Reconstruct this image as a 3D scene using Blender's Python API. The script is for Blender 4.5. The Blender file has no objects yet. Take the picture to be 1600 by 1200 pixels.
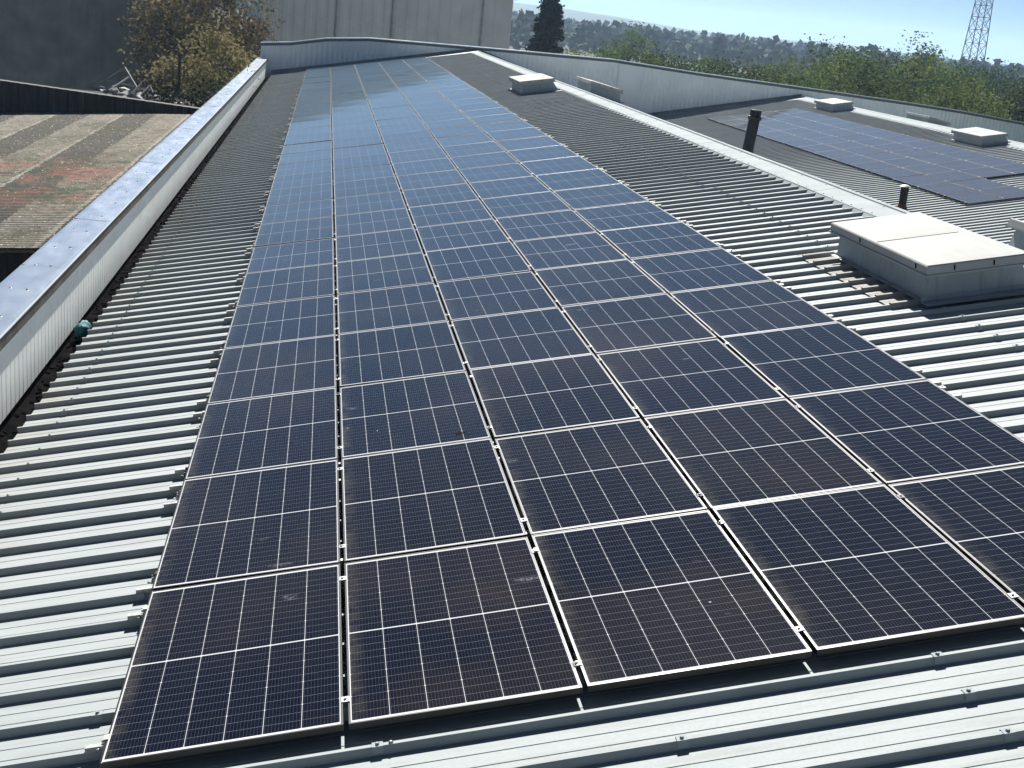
import bpy, math, random
from math import radians, sin, cos, tan, pi
from mathutils import Vector, Matrix, noise

random.seed(7)
SC = bpy.context.scene
COL = SC.collection

# ------------------------------------------------------------------ camera
S = radians(10.966)                       # pitch of the roof
CAM = Vector((0.8731, -5.1304, 3.5132))
RC = ((0.98510207, -0.14073651, 0.09882893),
      (0.05296667, -0.29844463, -0.95295610),
      (0.16361067, 0.94399367, -0.28654408))
cd = bpy.data.cameras.new('camera')
cd.sensor_width = 36.0
cd.lens = 1922.1350574 / 1600 * 36
cd.clip_start = 0.05
cd.clip_end = 9000
cam = bpy.data.objects.new('camera', cd)
COL.objects.link(cam)
cam.matrix_world = Matrix(((RC[0][0], -RC[1][0], -RC[2][0], CAM.x),
                           (RC[0][1], -RC[1][1], -RC[2][1], CAM.y),
                           (RC[0][2], -RC[1][2], -RC[2][2], CAM.z),
                           (0, 0, 0, 1)))
SC.camera = cam

# ------------------------------------------------------------------ world, sun, exposure
SUN = Vector((0.085, 0.715, 0.690)).normalized()       # towards the sun
elev = math.asin(SUN.z)
azim = math.atan2(SUN.x, SUN.y)
world = bpy.data.worlds.new('World')
SC.world = world
world.use_nodes = True
wn = world.node_tree
for n in list(wn.nodes):
    wn.nodes.remove(n)
sky = wn.nodes.new('ShaderNodeTexSky')
sky.sky_type = 'NISHITA'
sky.sun_disc = False
sky.sun_elevation = elev
sky.sun_rotation = azim
sky.altitude = 50
sky.air_density = 0.38
sky.dust_density = 0.06
sky.ozone_density = 2.0
bg = wn.nodes.new('ShaderNodeBackground')
bg.inputs['Strength'].default_value = 0.050
wo = wn.nodes.new('ShaderNodeOutputWorld')
tint = wn.nodes.new('ShaderNodeMix')
tint.data_type = 'RGBA'
tint.blend_type = 'MULTIPLY'
tint.inputs[0].default_value = 1.0
tint.inputs[7].default_value = (0.455, 0.545, 0.575, 1.0)
wn.links.new(sky.outputs[0], tint.inputs[6])
wn.links.new(tint.outputs[2], bg.inputs[0])
wn.links.new(bg.outputs[0], wo.inputs[0])

sd = bpy.data.lights.new('sun', 'SUN')
sd.energy = 5.0
sd.angle = radians(0.53)
sd.color = (1.0, 0.965, 0.91)
sun = bpy.data.objects.new('sun', sd)
COL.objects.link(sun)
sun.rotation_euler = (-SUN).to_track_quat('-Z', 'Y').to_euler()
SC.view_settings.view_transform = 'Standard'
SC.view_settings.look = 'None'
SC.view_settings.exposure = 1.36
SC.view_settings.gamma = 1.0
SC.view_settings.use_curve_mapping = False
SC.cycles.max_bounces = 8
SC.cycles.diffuse_bounces = 4
SC.cycles.glossy_bounces = 3
SC.cycles.transmission_bounces = 4
SC.cycles.transparent_max_bounces = 6


# ------------------------------------------------------------------ small helpers
class NT:
    """tiny helper to write a node material"""
    def __init__(self, name):
        self.m = bpy.data.materials.new(name)
        self.m.use_nodes = True
        self.t = self.m.node_tree
        self.b = self.t.nodes['Principled BSDF']
        self.out = self.t.nodes['Material Output']

    def n(self, typ, **kw):
        nd = self.t.nodes.new(typ)
        for k, v in kw.items():
            setattr(nd, k, v)
        return nd

    def set(self, sock, val):
        if isinstance(val, bpy.types.NodeSocket):
            self.t.links.new(val, sock)
        else:
            sock.default_value = val

    def math(self, op, a, b=0.0, c=None):
        nd = self.n('ShaderNodeMath', operation=op)
        self.set(nd.inputs[0], a)
        self.set(nd.inputs[1], b)
        if c is not None:
            self.set(nd.inputs[2], c)
        return nd.outputs[0]

    def mix(self, f, a, b, blend='MIX'):
        nd = self.n('ShaderNodeMix', data_type='RGBA', blend_type=blend)
        self.set(nd.inputs[0], f)
        for s, v in ((nd.inputs[6], a), (nd.inputs[7], b)):
            if isinstance(v, tuple) and len(v) == 3:
                v = v + (1.0,)
            self.set(s, v)
        return nd.outputs[2]

    def coord(self, which='Object', scale=None, offset=None):
        tc = self.n('ShaderNodeTexCoord')
        o = tc.outputs[which]
        if scale is not None or offset is not None:
            mp = self.n('ShaderNodeMapping')
            self.t.links.new(o, mp.inputs[0])
            if scale is not None:
                mp.inputs['Scale'].default_value = scale
            if offset is not None:
                self.set(mp.inputs['Location'], offset)
            o = mp.outputs[0]
        return o

    def noise(self, vec, scale, detail=3.0, rough=0.55):
        nd = self.n('ShaderNodeTexNoise')
        self.t.links.new(vec, nd.inputs['Vector'])
        nd.inputs['Scale'].default_value = scale
        nd.inputs['Detail'].default_value = detail
        nd.inputs['Roughness'].default_value = rough
        return nd.outputs[0]

    def ramp(self, v, lo, hi, a=0.0, b=1.0):
        nd = self.n('ShaderNodeMapRange')
        self.set(nd.inputs[0], v)
        for i, q in enumerate((lo, hi, a, b)):
            nd.inputs[i + 1].default_value = q
        nd.clamp = True
        return nd.outputs[0]

    def bump(self, h, strength=0.3, dist=0.01):
        nd = self.n('ShaderNodeBump')
        nd.inputs['Strength'].default_value = strength
        nd.inputs['Distance'].default_value = dist
        self.t.links.new(h, nd.inputs['Height'])
        self.t.links.new(nd.outputs[0], self.b.inputs['Normal'])

    def fin(self, base, rough=0.5, metal=0.0, spec=0.5):
        if isinstance(base, tuple) and len(base) == 3:
            base = base + (1.0,)
        self.set(self.b.inputs['Base Color'], base)
        self.set(self.b.inputs['Roughness'], rough)
        self.set(self.b.inputs['Metallic'], metal)
        self.set(self.b.inputs['Specular IOR Level'], spec)
        return self.m


def plain(name, col, rough=0.5, metal=0.0, var=0.12, scale=3.0, spec=0.5, coord='Object'):
    q = NT(name)
    v = q.noise(q.coord(coord), scale, 4.0)
    f = q.ramp(v, 0.3, 0.7)
    a = tuple(c * (1 - var) for c in col)
    b = tuple(c * (1 + var) for c in col)
    return q.fin(q.mix(f, a, b), rough, metal, spec)


class MB:
    """mesh builder: collects shapes that become ONE mesh object"""
    def __init__(self):
        self.v = []
        self.f = []

    def quad(self, *p):
        i = len(self.v)
        self.v += [tuple(q) for q in p]
        self.f.append(tuple(range(i, i + len(p))))

    def box(self, lo, hi, M=None, taper=None):
        x0, y0, z0 = lo
        x1, y1, z1 = hi
        P = [(x0, y0, z0), (x1, y0, z0), (x1, y1, z0), (x0, y1, z0),
             (x0, y0, z1), (x1, y0, z1), (x1, y1, z1), (x0, y1, z1)]
        if M is not None:
            P = [tuple(M @ Vector(p)) for p in P]
        i = len(self.v)
        self.v += P
        for q in ((0, 3, 2, 1), (4, 5, 6, 7), (0, 1, 5, 4), (1, 2, 6, 5), (2, 3, 7, 6), (3, 0, 4, 7)):
            self.f.append(tuple(i + k for k in q))

    def frustum(self, lo4, hi4):
        """bottom and top loops of equal length, counter-clockwise from above"""
        i = len(self.v)
        n = len(lo4)
        self.v += [tuple(p) for p in lo4] + [tuple(p) for p in hi4]
        for k in range(n):
            j = (k + 1) % n
            self.f.append((i + k, i + j, i + n + j, i + n + k))
        self.f.append(tuple(i + n + k for k in range(n)))
        self.f.append(tuple(i + k for k in reversed(range(n))))

    def bar(self, a, b, r, n=6, r2=None):
        a = Vector(a)
        b = Vector(b)
        r2 = r if r2 is None else r2
        d = (b - a).normalized()
        u = d.orthogonal().normalized()
        w = d.cross(u)
        i = len(self.v)
        for p, rr in ((a, r), (b, r2)):
            for k in range(n):
                t = 2 * pi * k / n
                self.v.append(tuple(p + (u * cos(t) + w * sin(t)) * rr))
        for k in range(n):
            j = (k + 1) % n
            self.f.append((i + k, i + j, i + n + j, i + n + k))
        self.f.append(tuple(i + k for k in reversed(range(n))))
        self.f.append(tuple(i + n + k for k in range(n)))

    def lathe(self, prof, n=20, M=None):
        """prof: (radius, z) from bottom to top"""
        i = len(self.v)
        for r, z in prof:
            for k in range(n):
                t = 2 * pi * k / n
                p = Vector((r * cos(t), r * sin(t), z))
                self.v.append(tuple(M @ p if M else p))
        m = len(prof)
        for a in range(m - 1):
            for k in range(n):
                j = (k + 1) % n
                self.f.append((i + a * n + k, i + a * n + j, i + (a + 1) * n + j, i + (a + 1) * n + k))
        self.f.append(tuple(i + k for k in reversed(range(n))))
        self.f.append(tuple(i + (m - 1) * n + k for k in range(n)))

    def grid(self, rows):
        """rows of points, all of one length -> quad strip surface"""
        i = len(self.v)
        n = len(rows[0])
        for r in rows:
            self.v += [tuple(p) for p in r]
        for a in range(len(rows) - 1):
            for k in range(n - 1):
                q = i + a * n + k
                self.f.append((q, q + 1, q + n + 1, q + n))

    def build(self, name, mat, parent=None, loc=None, rot=None, smooth=False, bevel=0.0):
        me = bpy.data.meshes.new(name)
        me.from_pydata(self.v, [], self.f)
        me.update()
        if smooth:
            me.polygons.foreach_set('use_smooth', [True] * len(me.polygons))
        o = bpy.data.objects.new(name, me)
        me.materials.append(mat)
        COL.objects.link(o)
        if parent is not None:
            o.parent = parent
        if loc is not None:
            o.location = loc
        if rot is not None:
            o.rotation_euler = rot
        if bevel:
            bv = o.modifiers.new('bevel', 'BEVEL')
            bv.width = bevel
            bv.segments = 2
            bv.limit_method = 'ANGLE'
        return o


def tag(o, label=None, cat=None, group=None, kind=None):
    if label:
        o['label'] = label
    if cat:
        o['category'] = cat
    if group:
        o['group'] = group
    if kind:
        o['kind'] = kind
    return o


def empty(name, loc=(0, 0, 0), rot=(0, 0, 0)):
    o = bpy.data.objects.new(name, None)
    COL.objects.link(o)
    o.location = loc
    o.rotation_euler = rot
    o.empty_display_size = 0.2
    return o


def copy_tree(o, parent=None):
    c = o.copy()
    COL.objects.link(c)
    if parent is not None:
        c.parent = parent
    for ch in list(o.children):
        copy_tree(ch, c)
    return c


TS = tan(S)


def P(x, y, z=0.0):
    """point of the front bay's panel plane frame -> world"""
    return Vector((x * cos(S) - z * sin(S), y, x * sin(S) + z * cos(S)))


ROT = (0, -S, 0)
ORD = ['first', 'second', 'third', 'fourth', 'fifth', 'sixth', 'seventh', 'eighth', 'ninth', 'tenth', 'eleventh',
       'twelfth', 'thirteenth', 'fourteenth', 'fifteenth', 'sixteenth', 'seventeenth', 'eighteenth', 'nineteenth',
       'twentieth', 'twenty-first', 'twenty-second', 'twenty-third', 'twenty-fourth', 'twenty-fifth', 'twenty-sixth',
       'twenty-seventh', 'twenty-eighth', 'twenty-ninth', 'thirtieth', 'thirty-first', 'thirty-second']

# ------------------------------------------------------------------ materials
def mat_roof():
    q = NT('roof_paint')
    oc = q.coord('Object')
    big = q.noise(q.coord('Object', (0.25, 1.2, 1.0)), 1.3, 4.0)
    streak = q.noise(q.coord('Object', (0.7, 9.0, 1.0)), 2.2, 4.0, 0.6)
    fine = q.noise(oc, 60.0, 2.0)
    c = q.mix(q.ramp(big, 0.35, 0.7), (0.264, 0.294, 0.302), (0.284, 0.311, 0.315))
    sy = q.n('ShaderNodeSeparateXYZ')
    q.t.links.new(oc, sy.inputs[0])
    wv = q.n('ShaderNodeCombineXYZ')
    q.set(wv.inputs[0], q.math('FLOOR', q.math('ADD', sy.outputs[1], 0.80)))
    wh = q.n('ShaderNodeTexWhiteNoise')
    q.t.links.new(wv.outputs[0], wh.inputs[0])
    c = q.mix(q.math('MULTIPLY', wh.outputs[0], 0.30), c, (0.222, 0.25, 0.258))
    c = q.mix(q.ramp(streak, 0.50, 0.76, 0.0, 0.75), c, (0.205, 0.217, 0.213))
    # brown dirt near the gutter end of the sheets
    sx = q.n('ShaderNodeSeparateXYZ')
    q.t.links.new(oc, sx.inputs[0])
    edge = q.math('MULTIPLY', q.ramp(sx.outputs[0], -1.65, -0.95, 1.0, 0.0), q.ramp(streak, 0.35, 0.65))
    c = q.mix(q.math('MULTIPLY', edge, 0.65), c, (0.19, 0.16, 0.125))
    spot = q.ramp(q.noise(oc, 3.2, 5.0, 0.75), 0.66, 0.74, 0.0, 0.6)
    c = q.mix(spot, c, (0.25, 0.215, 0.18))
    c = q.mix(q.ramp(fine, 0.3, 0.7, 0.0, 0.06), c, (0.25, 0.25, 0.24))
    return q.fin(c, q.ramp(fine, 0.2, 0.8, 0.62, 0.75), 0.0, 0.15)


def mat_cells(name='solar_cells', DUST_REFL=0.72, WH=0.45, SHEEN=0.95, FILM_REFL=0.0):
    q = NT(name)
    oc = q.coord('Object')
    s = q.n('ShaderNodeSeparateXYZ')
    q.t.links.new(oc, s.inputs[0])
    x, y = s.outputs[0], s.outputs[1]
    # six columns of cells 0.184 apart, two halves of twelve third-cut cells 0.0705 apart
    u = q.math('DIVIDE', q.math('SUBTRACT', x, 0.015), 0.184)
    yc = q.math('ABSOLUTE', q.math('SUBTRACT', y, 0.881))
    w = q.math('DIVIDE', q.math('SUBTRACT', yc, 0.0055), 0.0705)
    du = q.math('MULTIPLY', q.math('SUBTRACT', 0.5, q.math('ABSOLUTE', q.math('SUBTRACT', q.math('FRACT', u), 0.5))), 0.184)
    dw = q.math('MULTIPLY', q.math('SUBTRACT', 0.5, q.math('ABSOLUTE', q.math('SUBTRACT', q.math('FRACT', w), 0.5))), 0.0705)
    w3 = q.math('DIVIDE', w, 3.0)
    dw3 = q.math('MULTIPLY', q.math('SUBTRACT', 0.5, q.math('ABSOLUTE', q.math('SUBTRACT', q.math('FRACT', w3), 0.5))), 0.2115)
    colgap = q.math('LESS_THAN', du, 0.0013)
    mid = q.math('LESS_THAN', yc, 0.0048)
    diamond = q.math('LESS_THAN', q.math('ADD', du, dw3), 0.0058)
    edge = q.math('MAXIMUM', q.math('GREATER_THAN', q.math('ABSOLUTE', q.math('SUBTRACT', x, 0.567)), 0.552),
                  q.math('GREATER_THAN', yc, 0.8515))
    white = q.math('MAXIMUM', q.math('MAXIMUM', colgap, mid), q.math('MAXIMUM', diamond, edge))
    rowgap = q.math('LESS_THAN', dw, 0.00085)
    bb = q.math('MULTIPLY', u, 11.0)
    dbb = q.math('ABSOLUTE', q.math('SUBTRACT', q.math('FRACT', bb), 0.5))
    bus = q.math('LESS_THAN', dbb, 0.034)
    # per-cell and per-panel tone
    oi = q.n('ShaderNodeObjectInfo')
    rnd = oi.outputs['Random']
    cell = q.n('ShaderNodeCombineXYZ')
    q.set(cell.inputs[0], q.math('FLOOR', u))
    q.set(cell.inputs[1], q.math('FLOOR', w))
    q.set(cell.inputs[2], q.math('MULTIPLY', rnd, 71.0))
    wnz = q.n('ShaderNodeTexWhiteNoise')
    q.t.links.new(cell.outputs[0], wnz.inputs[0])
    base = q.mix(rnd, (0.0020, 0.0032, 0.0090), (0.0045, 0.0042, 0.0065))
    base = q.mix(q.math('MULTIPLY', wnz.outputs[0], 0.35), base, (0.0012, 0.0018, 0.0070))
    # offset noise per panel
    off = q.n('ShaderNodeCombineXYZ')
    q.set(off.inputs[0], q.math('MULTIPLY', rnd, 37.0))
    q.set(off.inputs[1], q.math('MULTIPLY', rnd, 91.0))
    va = q.n('ShaderNodeVectorMath', operation='ADD')
    q.t.links.new(oc, va.inputs[0])
    q.t.links.new(off.outputs[0], va.inputs[1])
    pv = va.outputs[0]
    tcg = q.n('ShaderNodeNewGeometry')
    wpos = tcg.outputs['Position']
    dust = q.noise(wpos, 0.55, 3.0, 0.55)  # patchy brown reflections in the glass, painted into the cell colour with the dust
    dust_refl_p = q.noise(pv, 1.3, 3.0, 0.6)
    dust_refl_f = q.math('MULTIPLY', q.ramp(dust, 0.44, 0.64, 0.0, 1.0), q.ramp(dust_refl_p, 0.30, 0.70, 0.35, 1.0))
    brown = q.mix(q.ramp(q.noise(wpos, 0.33, 2.0), 0.42, 0.60), (0.036, 0.0235, 0.016), (0.018, 0.0165, 0.017))
    dust_refl_f = q.math('MULTIPLY', dust_refl_f, q.ramp(rnd, 0.0, 1.0, 0.35, 0.95))
    dust_refl_f = q.math('MULTIPLY', dust_refl_f, DUST_REFL)
    base = q.mix(dust_refl_f, base, brown)
    # grime that gathers along the lower long edge and the near edge of each panel
    gx = q.math('MULTIPLY', q.ramp(x, 0.012, 0.10, 1.0, 0.0), q.ramp(q.noise(pv, 6.0, 4.0, 0.7), 0.38, 0.66, 0.0, 0.95))
    base = q.mix(gx, base, (0.050, 0.045, 0.036))
    if FILM_REFL:
        base = q.mix(FILM_REFL, base, (0.078, 0.072, 0.080))  # far array's greyer reflections mixed into the base colour, together with dust
    c = q.mix(q.math('MULTIPLY', bus, 0.62), base, (0.075, 0.080, 0.092))
    c = q.mix(q.math('MULTIPLY', rowgap, 0.85), c, (0.16, 0.17, 0.185))
    c = q.mix(white, c, (WH, WH * 1.02, WH * 1.05))
    # smeared bird droppings: a few streaks on a few panels
    mp = q.n('ShaderNodeMapping')
    q.t.links.new(pv, mp.inputs[0])
    mp.inputs['Scale'].default_value = (1.0, 2.6, 1.0)
    mp.inputs['Rotation'].default_value = (0, 0, 0.5)
    sm = q.noise(mp.outputs[0], 2.3, 1.5, 0.5)
    fz = q.noise(pv, 42.0, 3.0, 0.7)
    smear = q.math('MULTIPLY', q.ramp(sm, 0.735, 0.83), q.ramp(fz, 0.40, 0.70, 0.0, 0.55))
    c = q.mix(smear, c, (0.42, 0.44, 0.46))
    speck = q.ramp(q.noise(pv, 9.0, 2.0, 0.8), 0.775, 0.80, 0.0, 0.7)
    c = q.mix(speck, c, (0.50, 0.50, 0.48))
    rgh = 0.055
    m = q.fin(c, rgh, 0.0, 0.5)
    q.b.inputs['IOR'].default_value = 1.32
    q.b.inputs['Sheen Weight'].default_value = SHEEN
    q.b.inputs['Sheen Roughness'].default_value = 0.20
    q.b.inputs['Sheen Tint'].default_value = (0.72, 0.92, 1.0, 1)
    # slight waviness of the glass
    nz = q.n('ShaderNodeTexNoise')
    q.t.links.new(pv, nz.inputs['Vector'])
    nz.inputs['Scale'].default_value = 1.6
    nz.inputs['Detail'].default_value = 1.0
    bp = q.n('ShaderNodeBump')
    bp.inputs['Strength'].default_value = 0.25
    bp.inputs['Distance'].default_value = 0.004
    q.t.links.new(nz.outputs[0], bp.inputs['Height'])
    q.t.links.new(bp.outputs[0], q.b.inputs['Normal'])
    return m


def mat_asbestos():
    q = NT('weathered_fibre_cement')
    oc = q.coord('Object')
    s = q.n('ShaderNodeSeparateXYZ')
    q.t.links.new(oc, s.inputs[0])
    x, y = s.outputs[0], s.outputs[1]
    wob = q.noise(oc, 3.0, 4.0, 0.7)
    xx = q.math('ADD', x, q.math('MULTIPLY', q.math('SUBTRACT', wob, 0.5), 0.22))
    f = q.math('FRACT', q.math('DIVIDE', q.math('ADD', xx, 23.73), 1.87))
    light = q.math('LESS_THAN', f, 0.5)
    fine = q.noise(q.coord('Object', (1.2, 5.0, 1.0)), 5.0, 6.0, 0.75)
    blotch = q.noise(q.coord('Object', (1.0, 0.6, 1.0)), 1.2, 4.0, 0.65)
    cl = q.mix(q.ramp(fine, 0.32, 0.66), (0.15, 0.135, 0.11), (0.50, 0.47, 0.40))
    cdk = q.mix(q.ramp(fine, 0.32, 0.68), (0.070, 0.068, 0.065), (0.21, 0.205, 0.19))
    c = q.mix(light, cdk, cl)
    # a faded band of red and green paint across the middle of the sheets
    yb = q.math('ADD', y, q.math('MULTIPLY', q.math('SUBTRACT', blotch, 0.5), 5.0))
    band = q.math('MULTIPLY', q.ramp(yb, -4.2, -2.0), q.ramp(yb, 2.5, 5.0, 1.0, 0.0))
    red = q.math('MULTIPLY', band, q.ramp(q.noise(q.coord('Object', (0.9, 0.7, 1.0)), 1.1, 5.0, 0.75), 0.45, 0.58, 0.0, 0.75))
    c = q.mix(red, c, (0.42, 0.20, 0.165))
    gr = q.math('MULTIPLY', band, q.ramp(q.noise(q.coord('Object', (0.9, 0.8, 1.0), (7, 3, 0)), 1.2, 5.0, 0.75), 0.50, 0.58, 0.0, 0.80))
    c = q.mix(gr, c, (0.075, 0.15, 0.10))
    moss = q.ramp(q.noise(oc, 8.0, 6.0, 0.85), 0.52, 0.64, 0.0, 0.85)
    c = q.mix(moss, c, (0.050, 0.045, 0.032))
    lap = q.math('LESS_THAN', q.math('ABSOLUTE', q.math('SUBTRACT', f, 0.5)), 0.022)
    c = q.mix(q.math('MULTIPLY', lap, q.ramp(fine, 0.35, 0.55, 0.0, 0.9)), c, (0.62, 0.58, 0.50))
    broad = q.ramp(q.noise(q.coord('Object', (0.6, 0.35, 1.0), (3, 9, 0)), 1.4, 5.0, 0.7), 0.46, 0.66, 0.0, 0.65)
    c = q.mix(broad, c, (0.115, 0.125, 0.085))
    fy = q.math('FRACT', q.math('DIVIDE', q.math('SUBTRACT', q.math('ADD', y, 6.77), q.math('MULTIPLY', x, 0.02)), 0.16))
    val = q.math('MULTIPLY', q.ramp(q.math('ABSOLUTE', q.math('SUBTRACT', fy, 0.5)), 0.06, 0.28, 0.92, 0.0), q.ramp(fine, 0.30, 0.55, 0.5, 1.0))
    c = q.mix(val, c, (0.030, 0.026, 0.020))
    lich = q.ramp(q.noise(oc, 24.0, 3.0, 0.6), 0.62, 0.70, 0.0, 0.8)
    c = q.mix(lich, c, (0.60, 0.56, 0.46))
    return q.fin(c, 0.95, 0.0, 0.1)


def mat_rust(name, dark, rust, scale=2.0, bias=0.5):
    q = NT(name)
    st = q.noise(q.coord('Object', (4.0, 4.0, 0.5)), scale, 5.0, 0.65)
    f = q.ramp(st, bias - 0.06, bias + 0.1)
    c = q.mix(f, dark, rust)
    g = q.ramp(q.noise(q.coord('Object', (5.0, 5.0, 0.3)), 2.4, 3.0), 0.6, 0.72, 0.0, 0.5)
    c = q.mix(g, c, (0.11, 0.125, 0.135))
    return q.fin(c, 0.8, 0.0, 0.2)


def mat_leaf(name, a, b, tr=0.22):
    q = NT(name)
    oc = q.coord('Object')
    oi = q.n('ShaderNodeObjectInfo')
    f = q.ramp(q.noise(oc, 0.55, 3.0), 0.35, 0.65)
    c = q.mix(f, a, b)
    hs = q.n('ShaderNodeHueSaturation')
    q.set(hs.inputs['Hue'], q.ramp(oi.outputs['Random'], 0, 1, 0.470, 0.535))
    q.set(hs.inputs['Value'], q.ramp(q.math('FRACT', q.math('MULTIPLY', oi.outputs['Random'], 7.3)), 0, 1, 0.40, 1.50))
    q.t.links.new(c, hs.inputs['Color'])
    c = hs.outputs[0]
    q.fin(c, 0.8, 0.0, 0.06)
    tb = q.n('ShaderNodeBsdfTranslucent')
    q.t.links.new(c, tb.inputs[0])
    mx = q.n('ShaderNodeMixShader')
    mx.inputs[0].default_value = tr
    q.t.links.new(q.b.outputs[0], mx.inputs[1])
    q.t.links.new(tb.outputs[0], mx.inputs[2])
    q.t.links.new(mx.outputs[0], q.out.inputs[0])
    return q.m


def mat_cover():
    q = NT('skylight_cover')
    oc = q.coord('Object')
    d = q.ramp(q.noise(q.coord('Object', (3.0, 1.0, 1.0)), 2.5, 5.0, 0.7), 0.45, 0.75, 0.0, 0.35)
    c = q.mix(d, (0.375, 0.385, 0.378), (0.27, 0.27, 0.25))
    q.fin(c, 0.7, 0.0, 0.12)
    tb = q.n('ShaderNodeBsdfTranslucent')
    q.t.links.new(c, tb.inputs[0])
    mx = q.n('ShaderNodeMixShader')
    mx.inputs[0].default_value = 0.20
    q.t.links.new(q.b.outputs[0], mx.inputs[1])
    q.t.links.new(tb.outputs[0], mx.inputs[2])
    q.t.links.new(mx.outputs[0], q.out.inputs[0])
    return q.m


def mat_coping():
    q = NT('coping_metal')
    oc = q.coord('Object')
    a = q.noise(q.coord('Object', (3.0, 1.0, 1.0)), 1.6, 5.0, 0.65)
    c = q.mix(q.ramp(a, 0.3, 0.7), (0.58, 0.62, 0.66), (0.66, 0.70, 0.74))
    scr = q.ramp(q.noise(q.coord('Object', (1.2, 9.0, 1.0)), 1.6, 2.0, 0.5), 0.70, 0.74, 0.0, 0.7)
    c = q.mix(scr, c, (0.62, 0.66, 0.70))
    return q.fin(c, q.ramp(a, 0.2, 0.8, 0.15, 0.22), 0.84, 0.5)


def mat_ground():
    q = NT('ground_soil_grass')
    oc = q.coord('Object')
    a = q.noise(oc, 0.02, 5.0, 0.6)
    b = q.noise(oc, 0.6, 4.0, 0.7)
    c = q.mix(q.ramp(a, 0.4, 0.6), (0.050, 0.060, 0.028), (0.085, 0.085, 0.050))
    c = q.mix(q.ramp(b, 0.3, 0.7, 0.0, 0.5), c, (0.04, 0.045, 0.022))
    return q.fin(c, 0.95, 0.0, 0.1)


M_ROOF = mat_roof()
M_CELL = mat_cells()
M_CELL2 = mat_cells('solar_cells_dust_refl', 1.0, 0.15, 0.60, 0.55)
M_FRAME = plain('anodised_frame', (0.005, 0.005, 0.0055), 0.35, 0.0, 0.10, 8.0, 0.42)
M_CLAMP = plain('clamp_aluminium', (0.30, 0.31, 0.30), 0.55, 0.3, 0.25, 40.0, 0.3)
M_BOLT = plain('bolt_steel', (0.35, 0.35, 0.34), 0.35, 0.8, 0.2, 50.0)
M_FLASH = plain('flashing_paint', (0.27, 0.30, 0.312), 0.8, 0.0, 0.10, 2.0, 0.04)
def mat_kerb():
    q = NT('kerb_paint')
    st = q.noise(q.coord('Object', (7.0, 7.0, 0.6)), 2.2, 4.0, 0.65)
    c = q.mix(q.ramp(q.noise(q.coord('Object'), 3.0, 3.0), 0.3, 0.7), (0.235, 0.268, 0.29), (0.272, 0.306, 0.328))
    c = q.mix(q.ramp(st, 0.52, 0.74, 0.0, 0.6), c, (0.115, 0.120, 0.112))
    return q.fin(c, 0.6, 0.0, 0.25)


M_KERB = mat_kerb()
M_WALL = plain('parapet_cladding', (0.86, 0.88, 0.85), 0.6, 0.0, 0.05, 1.5, 0.1)
M_BACK = plain('back_wall_cladding', (0.84, 0.86, 0.83), 0.6, 0.0, 0.06, 0.8, 0.2)
M_COP = mat_coping()
M_DRIP = plain('drip_edge', (0.12, 0.11, 0.095), 0.7, 0.0, 0.40, 2.5, 0.1)
M_GUT = plain('gutter_lining', (0.006, 0.006, 0.006), 0.9, 0.0, 0.5, 6.0, 0.0)
M_DEBRIS = plain('gutter_debris', (0.007, 0.006, 0.005), 0.95, 0.0, 0.7, 9.0, 0.0)
M_COVER = mat_cover()
M_BLACK = plain('black_flue', (0.004, 0.004, 0.004), 0.5, 0.0, 0.3, 4.0, 0.2)
M_REDLEAD = plain('red_oxide', (0.085, 0.030, 0.022), 0.8, 0.0, 0.4, 9.0, 0.2)
M_ASB = mat_asbestos()
M_RUSTWALL = mat_rust('rusty_cladding', (0.045, 0.044, 0.045), (0.11, 0.042, 0.026), 2.2, 0.5)
M_DARKWALL = mat_rust('dark_cladding', (0.030, 0.031, 0.034), (0.055, 0.050, 0.047), 2.0, 0.52)
M_SHED = plain('dark_shed_cladding', (0.29, 0.265, 0.22), 0.8, 0.0, 0.25, 0.7, 0.2)
M_GREYWALL = plain('grey_cladding', (0.40, 0.43, 0.44), 0.6, 0.0, 0.12, 0.5, 0.3)
M_GREYROOF = plain('grey_roof', (0.10, 0.11, 0.12), 0.6, 0.0, 0.15, 0.4, 0.3)
M_STEEL = plain('old_steel', (0.26, 0.26, 0.25), 0.7, 0.2, 0.3, 4.0, 0.3)
M_PALESHEET = plain('broken_sheet', (0.40, 0.41, 0.40), 0.9, 0.0, 0.4, 3.0, 0.1)
M_WOOD = plain('pole_wood', (0.10, 0.085, 0.07), 0.9, 0.0, 0.3, 3.0, 0.1)
M_BARK = plain('bark', (0.055, 0.045, 0.035), 0.95, 0.0, 0.35, 4.0, 0.1)
M_LEAF = mat_leaf('leaf_spring', (0.034, 0.066, 0.018), (0.112, 0.142, 0.036), 0.30)
M_LEAF_OL = mat_leaf('leaf_olive', (0.11, 0.10, 0.040), (0.20, 0.175, 0.075), 0.28)
M_LEAF_DK = mat_leaf('leaf_conifer', (0.014, 0.030, 0.015), (0.028, 0.050, 0.022), 0.15)
M_LEAF_IVY = mat_leaf('leaf_ivy', (0.022, 0.030, 0.016), (0.045, 0.052, 0.026), 0.2)
M_BLOSSOM = plain('blossom', (0.62, 0.62, 0.58), 0.8, 0.0, 0.2, 5.0, 0.1)
M_WOODFAR = plain('far_canopy', (0.042, 0.062, 0.030), 0.95, 0.0, 0.5, 0.05, 0.1)
M_HILL = plain('hill_grass', (0.060, 0.075, 0.035), 0.95, 0.0, 0.4, 0.004, 0.1)
M_GROUND = mat_ground()
M_TEAL = plain('teal_plastic', (0.006, 0.10, 0.11), 0.75, 0.0, 0.25, 14.0, 0.5)
M_DEAD = plain('dead_leaf', (0.020, 0.016, 0.012), 0.8, 0.0, 0.4, 30.0, 0.2)
M_DARKIN = plain('dark_interior', (0.02, 0.02, 0.02), 0.9, 0.0, 0.3, 1.0, 0.1)
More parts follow.
